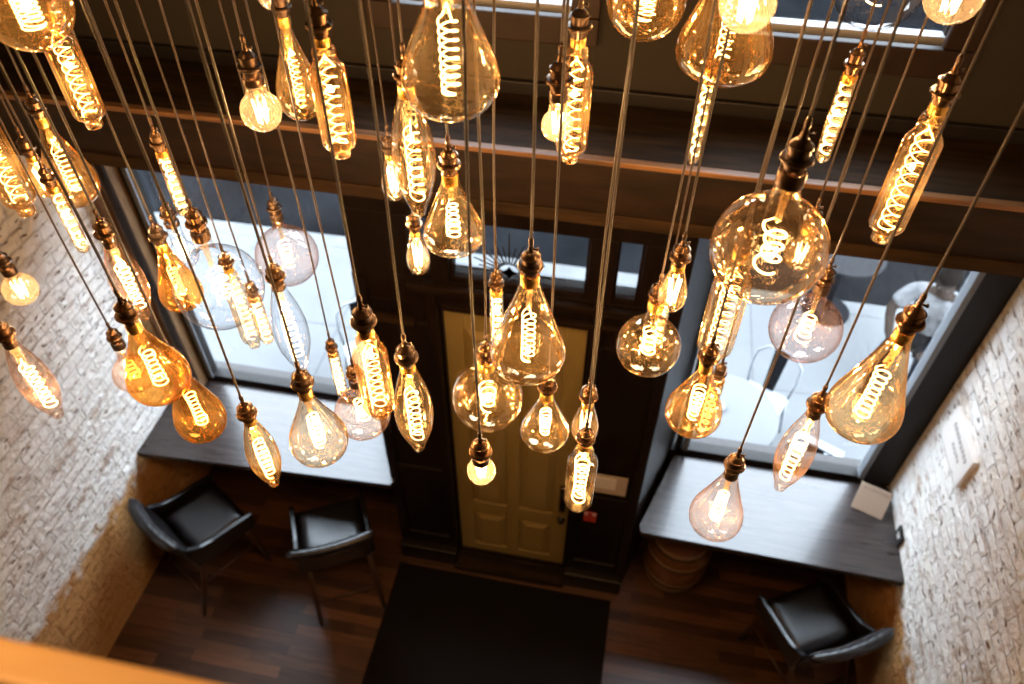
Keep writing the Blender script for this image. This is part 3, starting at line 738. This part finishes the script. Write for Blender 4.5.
mesh_obj('weather_strip', B((dx0, dx1, y0-.012, y0, dz0, dz0+.045), bev=.004), M['trimwood'], door)

# ------------------------------------------------------------------ furniture
def counter(name, poly, label, legs):
    bm = bmesh.new(); prism(bm, poly, .905, .95, bev=.004)
    o = mesh_obj(name, bm, M['counter'])
    tag(o, label, 'counter', 'window counters')
    for (x, y) in legs:
        bm = bmesh.new()
        tube(bm, [(x, y, .904), (x, 3.215, .62)], .014, 8)
        box(bm, x-.02, x+.02, 3.205, 3.219, .55, .904)
        mesh_obj('bracket', bm, M['iron'], o)
    return o
counter('window_counter', [(XL+.004, 2.50), (-1.29, 2.58), (-1.263, 2.63), (-1.505, 3.200), (XL+.004, 3.200)], 'dark wooden counter below the left shop window over two chairs', ((-2.6, 2.75), (-1.75, 2.8)))
counter('window_counter', [(.345, 2.55), (XR-.004, 2.52), (XR-.004, 3.190), (.525, 3.190), (.33, 2.60)], 'dark wooden counter below the right shop window over the barrel', ((1.1, 2.75), (1.75, 2.75)))
bm = bmesh.new(); box(bm, -1.30, .25, .6, 2.53, .001, .012, bev=.004)
tag(mesh_obj('door_mat', bm, M['mat']), 'large black floor mat in front of the yellow door', 'mat')

def bar_chair(x, y, rz, label):
    r = empty('bar_chair', (x, y, 0), rz)
    tag(r, label, 'chair', 'black leather bar chairs')
    # seat cushion
    bm = bmesh.new(); nx, ny = 12, 12; hw = .215
    top = []
    for j in range(ny+1):
        row = []
        for i in range(nx+1):
            u = i/nx*2-1; v = j/ny*2-1
            e = max(0, 1-abs(u)**6)*max(0, 1-abs(v)**6)
            row.append(bm.verts.new((u*hw, -.160+(v+1)/2*.385, .600+.055*e**.35-.016*(1-u*u)*(1-v*v))))
        top.append(row)
    for j in range(ny):
        for i in range(nx): bm.faces.new((top[j][i], top[j][i+1], top[j+1][i+1], top[j+1][i]))
    border = [top[0][i] for i in range(nx+1)]+[top[j][nx] for j in range(1, ny+1)]+[top[ny][i] for i in range(nx-1, -1, -1)]+[top[j][0] for j in range(ny-1, 0, -1)]
    lo = [bm.verts.new((v.co.x, v.co.y, .575)) for v in border]; n = len(lo)
    for i in range(n): bm.faces.new((border[(i+1) % n], border[i], lo[i], lo[(i+1) % n]))
    bm.faces.new(lo)
    bmesh.ops.recalc_face_normals(bm, faces=bm.faces[:])
    mesh_obj('seat', bm, M['leather'], r, True)
    # under-frame
    bm = bmesh.new(); box(bm, -.215, .215, -.165, .215, .535, .5745, bev=.012)
    mesh_obj('seat_frame', bm, M['leather'], r)
    # low sides
    for s in (-1, 1):
        bm = bmesh.new()
        prof = [(.235, .545), (.245, .675), (.12, .690), (-.05, .705), (-.13, .730), (-.205, .79), (-.205, .70), (-.19, .545)]
        x0, x1 = s*.219, s*.250
        a = [bm.verts.new((x0, y_, z_)) for y_, z_ in prof]; b = [bm.verts.new((x1, y_, z_)) for y_, z_ in prof]
        n = len(prof)
        fs = [bm.faces.new(a), bm.faces.new(b[::-1])]+[bm.faces.new((a[i], b[i], b[(i+1) % n], a[(i+1) % n])) for i in range(n)]
        bmesh.ops.recalc_face_normals(bm, faces=bm.faces[:])
        bmesh.ops.bevel(bm, geom=list({e for f in bm.faces for e in f.edges}), offset=.009, segments=2, affect='EDGES', profile=.6)
        mesh_obj('side_panel', bm, M['leather'], r, False)
    # raked, channelled backrest, wider at its top
    bm = bmesh.new(); nu, nv = 54, 12
    def bp(u, v, side):
        hw_ = .232+.045*v**1.5
        x_ = u*hw_
        yc = -.180-.085*v**1.15-.03*(1-u*u)*(.3+v)
        zc = .545+.365*v-.012*u*u*v
        th = .022+.010*v
        ch = .006*abs(math.sin(PI*4.5*(u+1)))**.6 if v > .45 else 0
        edge = (1-abs(u)**14)
        if side > 0: return Vector((x_, yc+(th+ch)*edge, zc+.012*v))
        return Vector((x_, yc-th*edge, zc))
    F_ = [[bm.verts.new(bp(i/nu*2-1, j/nv, 1)) for i in range(nu+1)] for j in range(nv+1)]
    K_ = [[bm.verts.new(bp(i/nu*2-1, j/nv, -1)) for i in range(nu+1)] for j in range(nv+1)]
    for j in range(nv):
        for i in range(nu):
            bm.faces.new((F_[j][i], F_[j][i+1], F_[j+1][i+1], F_[j+1][i])); bm.faces.new((K_[j][i+1], K_[j][i], K_[j+1][i], K_[j+1][i+1]))
    mid = []
    for i in range(nu+1):
        c = (F_[nv][i].co+K_[nv][i].co)/2; c.z += .020; mid.append(bm.verts.new(c))
    for i in range(nu):
        bm.faces.new((F_[nv][i], F_[nv][i+1], mid[i+1], mid[i])); bm.faces.new((mid[i], mid[i+1], K_[nv][i+1], K_[nv][i]))
        bm.faces.new((F_[0][i+1], F_[0][i], K_[0][i], K_[0][i+1]))
    for i in (0, nu):
        for j in range(nv): bm.faces.new((F_[j][i], F_[j+1][i], K_[j+1][i], K_[j][i]))
        bm.faces.new((F_[nv][i], mid[i], K_[nv][i]))
    bmesh.ops.recalc_face_normals(bm, faces=bm.faces[:])
    bk = mesh_obj('backrest', bm, M['leather'], r, True)
    bm = bmesh.new(); path = []; rad = []
    for k in range(91):     # one corded seam gathered between the channels
        u = -.93+1.86*k/90
        path.append(bp(u, .93, 1)+Vector((0, .001, .004))); rad.append(.0014+.0030*max(0, math.cos(PI*4.5*(u+1)*2))**4)
    tube(bm, path, rad, 6)
    mesh_obj('stitching', bm, M['stitch'], bk)
    feet = {}
    for sx in (-1, 1):
        for sy in (-1, 1):
            a = Vector((sx*.195, .18 if sy > 0 else -.14, .540)); b = Vector((sx*.220, .235 if sy > 0 else -.320, .001))
            bm = bmesh.new(); tube(bm, [a, a.lerp(b, .5), b], [.021, .018, .013], 10)
            mesh_obj('leg', bm, M['chairwood'], r, True)
            feet[sx, sy] = (a, b)
    def pt(k, z):
        a, b = feet[k]; t = (a.z-z)/(a.z-b.z); return a.lerp(b, t)
    for (k1, k2, z) in (((-1, -1), (1, -1), .20), ((-1, 1), (1, 1), .20), ((-1, -1), (-1, 1), .30), ((1, -1), (1, 1), .30)):
        bm = bmesh.new(); tube(bm, [pt(k1, z), pt(k2, z)], .009, 8)
        mesh_obj('stretcher', bm, M['chairwood'], r, True)
    return r
R = math.radians
bar_chair(-2.55, 2.27, R(-31), 'black leather bar chair turned beside the left brick wall')
bar_chair(-1.66, 2.36, R(28.7), 'black leather bar chair between the mat and the left corner chair')
bar_chair(1.45, 2.33, R(29), 'black leather bar chair beside the right brick wall')

# barrel under the right counter
r = empty('barrel', (.66, 2.86, 0))
tag(r, 'small oak barrel with metal hoops standing under the right counter', 'barrel')
bm = bmesh.new(); pr = []
for k in range(15):
    u = k/14; pr.append((.001+u*.52, .185+.045*math.sin(PI*u)))
lathe(bm, pr+[(.521, .172), (.505, .170)], 40)
bmesh.ops.triangulate(bm, faces=[])
mesh_obj('staves', bm, M['barrel'], r, True)
bm = bmesh.new(); lathe(bm, [(.490, .1705), (.5045, .1705), (.5045, 0)], 40); mesh_obj('barrel_head', bm, pmat('barrel_head', (.20, .09, .055), .3, var=.25, stretch=(1, 8, 1)), r)
for z in (.035, .15, .36, .475):
    q = .185+.045*math.sin(PI*(z/.52))
    q2 = .185+.045*math.sin(PI*((z+.035)/.52))
    bm = bmesh.new(); lathe(bm, [(z, q+.0005), (z, q+.004), (z+.035, q2+.004), (z+.035, q2+.0005)], 40)
    mesh_obj('hoop', bm, M['hoop'], r, True)

# ------------------------------------------------------------------ signs and cards
def marks(bm, n_words, x0, w, z, h, yf, rnd, axis='x'):
    """rows of short strokes standing for small lettering too blurred to read"""
    x = x0
    for wl in n_words:
        for k in range(wl):
            lw_ = w
            for s in range(2):
                xx = x+s*lw_*.42
                if axis == 'x': box(bm, xx, xx+lw_*.16, yf-.0008, yf, z, z+h)
                else: box(bm, yf-.0008, yf, xx, xx+lw_*.16, z, z+h)
            zz = z+rnd.choice((0, .42, .8))*h
            if axis == 'x': box(bm, x, x+lw_*.55, yf-.0008, yf, zz, zz+h*.18)
            else: box(bm, yf-.0008, yf, x, x+lw_*.55, zz, zz+h*.18)
            x += lw_
        x += w*.9
rnd = random.Random(3)
bm = bmesh.new(); box(bm, XR-.032, XR-.002, 2.64, 3.02, 1.78, 2.00, bev=.003)
s = tag(mesh_obj('wall_plaque', bm, M['white']), 'white rectangular plaque fixed on the right brick wall', 'sign')
bm = bmesh.new(); marks(bm, (9,), 2.69, .030, 1.915, .032, XR-.0325, rnd, 'y'); marks(bm, (5,), 2.74, .028, 1.85, .026, XR-.0325, rnd, 'y')
mesh_obj('lettering', bm, pmat('faint_ink', (.22, .20, .18), .7), s)
# cream card leaning at the right end of the counter
r = empty('counter_card', (1.76, 3.03, .954), R(-20))
tag(r, 'cream card with a line of text leaning on the right counter end', 'card')
Mx = Matrix.Rotation(R(-38), 4, 'X')
bm = bmesh.new(); box(bm, -.095, .095, 0, .012, 0, .18, bev=.002, M=Matrix.Translation((0, -.075, .003)) @ Mx); mesh_obj('board', bm, M['cream'], r)
bm = bmesh.new(); marks(bm, (3, 6, 5), -.075, .0098, .148, .011, 0, rnd)
for v in bm.verts: v.co = Matrix.Translation((0, -.075, .003)) @ Mx @ v.co
mesh_obj('lettering', bm, M['cardedge'], r)
bm = bmesh.new(); tube(bm, [(0, .02, .10), (0, .07, .002)], .004, 6); mesh_obj('easel_leg', bm, M['cream'], r)
# small black tag at the wall
r = empty('small_sign', (XR-.014, 2.80, .951))
tag(r, 'small black tag with white print by the wall at the right counter', 'sign')
mesh_obj('board', B((-.006, .006, -.05, .05, 0, .10), bev=.002), M['black'], r)
mesh_obj('print', B((-.0068, -.006, -.022, .022, .055, .066), (-.0068, -.006, -.018, .018, .035, .047)), M['white'], r)
# card on the left counter
r = empty('counter_card', (-2.86, 3.00, .951), R(28))
tag(r, 'pale menu card standing at the wall end of the left counter', 'card')
bm = bmesh.new(); box(bm, -.05, .05, 0, .008, 0, .20, bev=.002, M=Matrix.Translation((0, -.03, .002)) @ Matrix.Rotation(R(-14), 4, 'X')); mesh_obj('board', bm, M['cream'], r)
bm = bmesh.new(); box(bm, -.045, .045, -.01, .05, 0, .012, bev=.003); mesh_obj('base', bm, M['cream'], r)
# pale card on the left wall beside the window
tag(mesh_obj('wall_card', B((XL+.001, XL+.008, 3.02, 3.10, 2.03, 2.14), bev=.001), M['paper']), 'tiny pale card pinned high on the left wall near the window', 'card')
# paper holder and sticker on the dark panel right of the door
r = empty('notice_holder', (.105, T0-.0005, 1.20))
tag(r, 'wooden notice holder with paper on the panel right of the door', 'notice')
mesh_obj('holder', B((-.10, .11, -.030, -.001, 0, .12), bev=.003), M['ledge'], r)
mesh_obj('paper', B((-.11, .105, -.036, -.031, .005, .19)), M['paper'], r)
mesh_obj('paper', B((-.11, .04, -.041, -.037, .06, .17)), M['white'], r)
bm = bmesh.new(); box(bm, -.02, .06, T0-.004, T0-.0005, .80, .91)
s = tag(mesh_obj('door_sticker', bm, M['red']), 'small red and white sticker low on the right door panel', 'sticker')
mesh_obj('corner_mark', B((-.018, .004, T0-.0052, T0-.0041, .875, .905), (.036, .058, T0-.0052, T0-.0041, .875, .905)), M['pink'], s)

# handrail of the mezzanine, right in front of the photographer
r = empty('handrail', (-.9, .124, 3.62))
tag(r, 'honey coloured wooden handrail blurred in the bottom left corner', 'railing')
bm = bmesh.new(); box(bm, -2.13, 2.0, -.0125, .0125, 1.06, 1.10, bev=.004); mesh_obj('top_rail', bm, M['rail'], r)
for x in (-1.9, -1.2, 1.3, 1.9):
    bm = bmesh.new(); box(bm, x-.012, x+.012, -.17, -.146, .001, 1.04, bev=.003); box(bm, x-.012, x+.012, -.17, 0, 1.03, 1.0595, bev=.003); mesh_obj('baluster', bm, M['railpost'], r)

# ------------------------------------------------------------------ street outside
struct('ground_pavement', B((-14, 14, 3.40, 5.93, -.2, -.02), (-1.30, .32, 2.82, 3.40, -.2, -.02)), M['pave'])
bm = bmesh.new()
for y in (4.80,): box(bm, -14, 14, y-.006, y+.006, -.021, -.0185)
for x in (-5.2, -3.9, -2.6, -1.3, 0, 1.3, 2.6, 3.9): box(bm, x-.006, x+.006, 3.4, 5.9, -.021, -.0185)
struct('trim_9', bm, M['joint'])
struct('ground_curb', B((-14, 14, 5.93, 6.12, -.2, -.015), bev=.01), M['curb'])
struct('wall_opposite_unseen', B((-30, 30, 17, 18, -.2, 10.0)), pmat('far_sky_blocker', (.02, .019, .019), .9, spec=0, var=.3, vscale=1))  # unseen, added to keep low sky light off the upper brick
struct('ground_road', B((-30, 30, 6.12, 30, -.3, -.12)), M['asphalt'])

def cafe_chair(x, y, rz, label):
    r = empty('cafe_chair', (x, y, -.02), rz)
    tag(r, label, 'chair', 'metal cafe chairs outside')
    bm = bmesh.new(); box(bm, -.18, .18, -.18, .18, .435, .452, bev=.008); mesh_obj('seat', bm, M['alu'], r)
    bm = bmesh.new()
    path = [(-.17, -.17, .44), (-.19, -.20, .62), (-.18, -.225, .76), (-.11, -.24, .835), (0, -.245, .85), (.11, -.24, .835), (.18, -.225, .76), (.19, -.20, .62), (.17, -.17, .44)]
    tube(bm, path, .011, 8); mesh_obj('back_hoop', bm, M['alu'], r, True)
    bm = bmesh.new(); hexa(bm, [(-.045, -.178, .45), (.045, -.178, .45), (.045, -.172, .45), (-.045, -.172, .45), (-.06, -.250, .84), (.06, -.250, .84), (.06, -.244, .84), (-.06, -.244, .84)])
    mesh_obj('back_slat', bm, M['steel'], r)
    for sx in (-1, 1):
        for sy in (-1, 1):
            bm = bmesh.new(); tube(bm, [(sx*.16, sy*.16, .435), (sx*.21, sy*.21, 0)], [.016, .012], 8); mesh_obj('leg', bm, M['alu'], r, True)
    return r
cafe_chair(1.23, 4.22, R(155), 'metal cafe chair behind the round white table outside right window')
cafe_chair(1.62, 3.76, R(-25), 'metal cafe chair low in the right window beside the cream card')
cafe_chair(-2.02, 4.12, R(-150), 'metal cafe chair on the pavement outside the left window')
def cafe_table(x, y, rad, label, mat):
    r = empty('cafe_table', (x, y, -.02))
    tag(r, label, 'table')
    bm = bmesh.new(); lathe(bm, [(.705, 0), (.705, rad-.01), (.715, rad), (.73, rad), (.735, rad-.006), (.735, 0)], 48); mesh_obj('table_top', bm, mat, r)
    bm = bmesh.new(); lathe(bm, [(.02, .03), (.704, .03)], 16, cap=True); mesh_obj('column', bm, M['steel'], r, True)
    bm = bmesh.new(); lathe(bm, [(0, .23), (.012, .23), (.02, .05), (.03, .03)], 32); mesh_obj('base', bm, M['steel'], r, True)
    return r
cafe_table(.90, 3.82, .40, 'round white table outside the right shop window', M['table'])
bm = bmesh.new(); lathe(bm, [(.716, .035), (.740, .048), (.742, .048), (.722, .03), (.722, 0)], 24); s = mesh_obj('ashtray', bm, M['alu'], None, True); s.location = (.86, 3.86, 0)
tag(s, 'small glass ashtray on the white table outside', 'ashtray')
cafe_table(2.02, 5.95, .34, 'dark round table with a pale rim near the top of right window', pmat('dark_table', (.008, .008, .009), .6, spec=.1))
# ------------------------------------------------------------------ seated person outside
def skinned(name, joints, edges, mat, parent, levels=2, root=0):
    me = bpy.data.meshes.new(name)
    me.from_pydata([j[0] for j in joints], edges, [])
    o = bpy.data.objects.new(name, me); C.objects.link(o); o.parent = parent
    me.materials.append(mat)
    sk = o.modifiers.new('skin', 'SKIN'); sk.use_smooth_shade = True
    for i, j in enumerate(joints):
        v = me.skin_vertices[0].data[i]; v.radius = j[1] if hasattr(j[1], '__len__') else (j[1], j[1]); v.use_root = (i == root)
    sb = o.modifiers.new('sub', 'SUBSURF'); sb.levels = levels; sb.render_levels = levels
    return o
p = empty('person', (2.62, 5.22, -.02), R(150))
tag(p, 'person in a white shirt sitting on a chair outside right window', 'person')
J = [((0, 0, .53), (.15, .11)), ((0, .05, .72), (.13, .10)), ((0, .12, .92), (.15, .10)), ((0, .17, 1.06), (.10, .08)), ((0, .20, 1.13), .05), ((0, .235, 1.19), .055),
     ((-.18, .15, 1.03), .062), ((-.27, .26, .84), .045), ((-.17, .45, .76), .036), ((-.12, .53, .755), .026),
     ((.18, .15, 1.03), .062), ((.29, .27, .85), .045), ((.20, .46, .76), .036), ((.15, .54, .755), .026),
     ((-.10, .05, .52), .09), ((-.15, .44, .52), .07), ((-.16, .46, .28), .055), ((-.16, .42, .09), .042), ((-.17, .55, .045), .036),
     ((.10, .05, .52), .09), ((.15, .44, .52), .07), ((.16, .46, .28), .055), ((.16, .42, .09), .042), ((.17, .55, .045), .036)]
E_ = [(0, 1), (1, 2), (2, 3), (3, 4), (4, 5), (3, 6), (6, 7), (7, 8), (8, 9), (3, 10), (10, 11), (11, 12), (12, 13), (0, 14), (14, 15), (15, 16), (16, 17), (17, 18), (0, 19), (19, 20), (20, 21), (21, 22), (22, 23)]
# fingers rooted in each palm
for s, hnd in ((-1, 9), (1, 13)):
    h = Vector(J[hnd][0])
    for k in range(4):
        a = h+Vector(((k-1.5)*.017, .045, -.002)); b = a+Vector((0, .032+.004*(k in (1, 2)), -.006))
        n0 = len(J); J.append((tuple(a), .0095)); J.append((tuple(b), .008)); E_ += [(hnd, n0), (n0, n0+1)]
    a = h+Vector((-s*.038, .012, 0)); b = a+Vector((-s*.008, .026, -.004)); n0 = len(J)
    J.append((tuple(a), .0105)); J.append((tuple(b), .009)); E_ += [(hnd, n0), (n0, n0+1)]
skinned('body', J, E_, M['skin'], p)
# head with face
bm = bmesh.new(); bmesh.ops.create_uvsphere(bm, u_segments=28, v_segments=20, radius=1)
for v in bm.verts:
    x, y, z = v.co
    w = .078*(1-.22*max(0, -z)**1.5); d = .098; h = .118
    c = Vector((x*w, y*d, z*h))
    if y > .3:
        c.y -= .006*(y-.3)
        c.y += .024*math.exp(-((x*w)/.012)**2-((z*h+.012)/.022)**2)       # nose
        c.y -= .009*(math.exp(-((abs(x*w)-.03)/.014)**2-((z*h-.012)/.012)**2))  # eye sockets
        c.y += .006*math.exp(-((x*w)/.025)**2-((z*h+.05)/.008)**2)         # lips
        c.y += .008*math.exp(-((x*w)/.02)**2-((z*h+.09)/.02)**2)           # chin
    v.co = c
hd = mesh_obj('head', bm, M['skin'], p, True); hd.location = (0, .275, 1.29); hd.rotation_euler = (R(-25), 0, 0)
bm = bmesh.new()
for s in (-1, 1):
    bmesh.ops.create_uvsphere(bm, u_segments=12, v_segments=8, radius=1, matrix=Matrix.Translation((s*.080, -.005, -.008)) @ Matrix.Diagonal((.010, .018, .030, 1)))
mesh_obj('ears', bm, M['skin'], hd, True)
bm = bmesh.new()
for s in (-1, 1):
    bmesh.ops.create_uvsphere(bm, u_segments=12, v_segments=8, radius=.012, matrix=Matrix.Translation((s*.030, .079, .012)))
mesh_obj('eyes', bm, M['eye'], hd, True)
bm = bmesh.new(); bmesh.ops.create_uvsphere(bm, u_segments=28, v_segments=20, radius=1)
for v in bm.verts:
    x, y, z = v.co; k = 1.0
    v.co = Vector((x*.088, y*.106-.012, max(z, -.45-.2*(y < 0))*.128+.012))
bmesh.ops.delete(bm, geom=[v for v in bm.verts if v.co.y > .045 and v.co.z < .055], context='VERTS')
hr = mesh_obj('hair', bm, M['hair'], hd, True)
so_ = hr.modifiers.new('thick', 'SOLIDIFY'); so_.thickness = .008
# shirt and trousers as clothing over the same joints
SJ = [((0, -.005, .56), (.185, .135)), ((0, .05, .72), (.17, .13)), ((0, .12, .92), (.185, .13)), ((0, .155, 1.04), (.12, .09)), ((0, .185, 1.095), (.066, .066)),
      ((-.19, .15, 1.025), .085), ((-.265, .245, .87), .070), ((.19, .15, 1.025), .085), ((.28, .255, .88), .070)]
skinned('shirt', SJ, [(0, 1), (1, 2), (2, 3), (3, 4), (3, 5), (5, 6), (3, 7), (7, 8)], M['shirt'], p)
TJ = [((0, 0, .53), (.17, .12)), ((-.10, .06, .52), .105), ((-.15, .44, .52), .085), ((-.16, .46, .28), .07), ((-.16, .43, .12), .06), ((.10, .06, .52), .105), ((.15, .44, .52), .085), ((.16, .46, .28), .07), ((.16, .43, .12), .06)]
skinned('trousers', TJ, [(0, 1), (1, 2), (2, 3), (3, 4), (0, 5), (5, 6), (6, 7), (7, 8)], M['denim'], p)
cafe_chair(2.62, 5.24, R(150), 'metal cafe chair carrying the person in the white shirt')

# ------------------------------------------------------------------ light, camera
w = bpy.data.worlds.new('World'); scene.world = w; w.use_nodes = True
nt = w.node_tree; bg = nt.nodes['Background']
bg.inputs[0].default_value = (.80, .905, 1.0, 1); bg.inputs[1].default_value = WORLD

def ceiling_lamp(x, y, e, label):
    bm = bmesh.new(); lathe(bm, [(-.001, .07), (-.05, .07), (-.05, .055), (-.015, .05), (-.015, 0)], 28)
    o = mesh_obj('ceiling_spot', bm, M['black'], None, True); o.location = (x, y, CEIL)
    tag(o, label, 'ceiling lamp', 'ceiling lamps above the mezzanine')
    ld = bpy.data.lights.new('spot_light', 'SPOT'); ld.energy = e; ld.color = (1, .80, .58); ld.spot_size = R(58); ld.spot_blend = .8; ld.shadow_soft_size = .05
    lo = bpy.data.objects.new('spot_light', ld); C.objects.link(lo); lo.parent = o; lo.location = (0, 0, -.06)
if SPOT > 0:
    ceiling_lamp(-.6, -.5, SPOT, 'black ceiling spotlight above the mezzanine handrail')

cam = bpy.data.cameras.new('camera'); co = bpy.data.objects.new('camera', cam); C.objects.link(co)
f_px, pitch, roll, yaw = 765.8, .80637, .007275, -.185897
cp, sp_ = math.cos(pitch), math.sin(pitch); cy, sy = math.cos(yaw), math.sin(yaw)
fw = Vector((sy*cp, cy*cp, -sp_)); rt = Vector((cy, -sy, 0)); up = rt.cross(fw)
r2 = rt*math.cos(roll)+up*math.sin(roll); u2 = -rt*math.sin(roll)+up*math.cos(roll)
m = Matrix((r2, u2, -fw)).transposed().to_4x4(); m.translation = (0, 0, 5.2)
co.matrix_world = m
cam.sensor_width = 36; cam.lens = f_px/1024*36
cam.clip_start = .02
cam.dof.use_dof = True; cam.dof.focus_distance = 1.55; cam.dof.aperture_fstop = 3.2
scene.camera = co
scene.view_settings.view_transform = 'Standard'; scene.view_settings.look = 'None'
scene.view_settings.gamma = 1.0; scene.view_settings.use_curve_mapping = False
scene.view_settings.exposure = EXPOSURE
cyc = scene.cycles
cyc.max_bounces = 8; cyc.diffuse_bounces = 4; cyc.glossy_bounces = 4; cyc.transmission_bounces = 4
cyc.transparent_max_bounces = 48
cyc.sample_clamp_indirect = 6; cyc.caustics_reflective = False; cyc.caustics_refractive = False
cyc.use_denoising = True
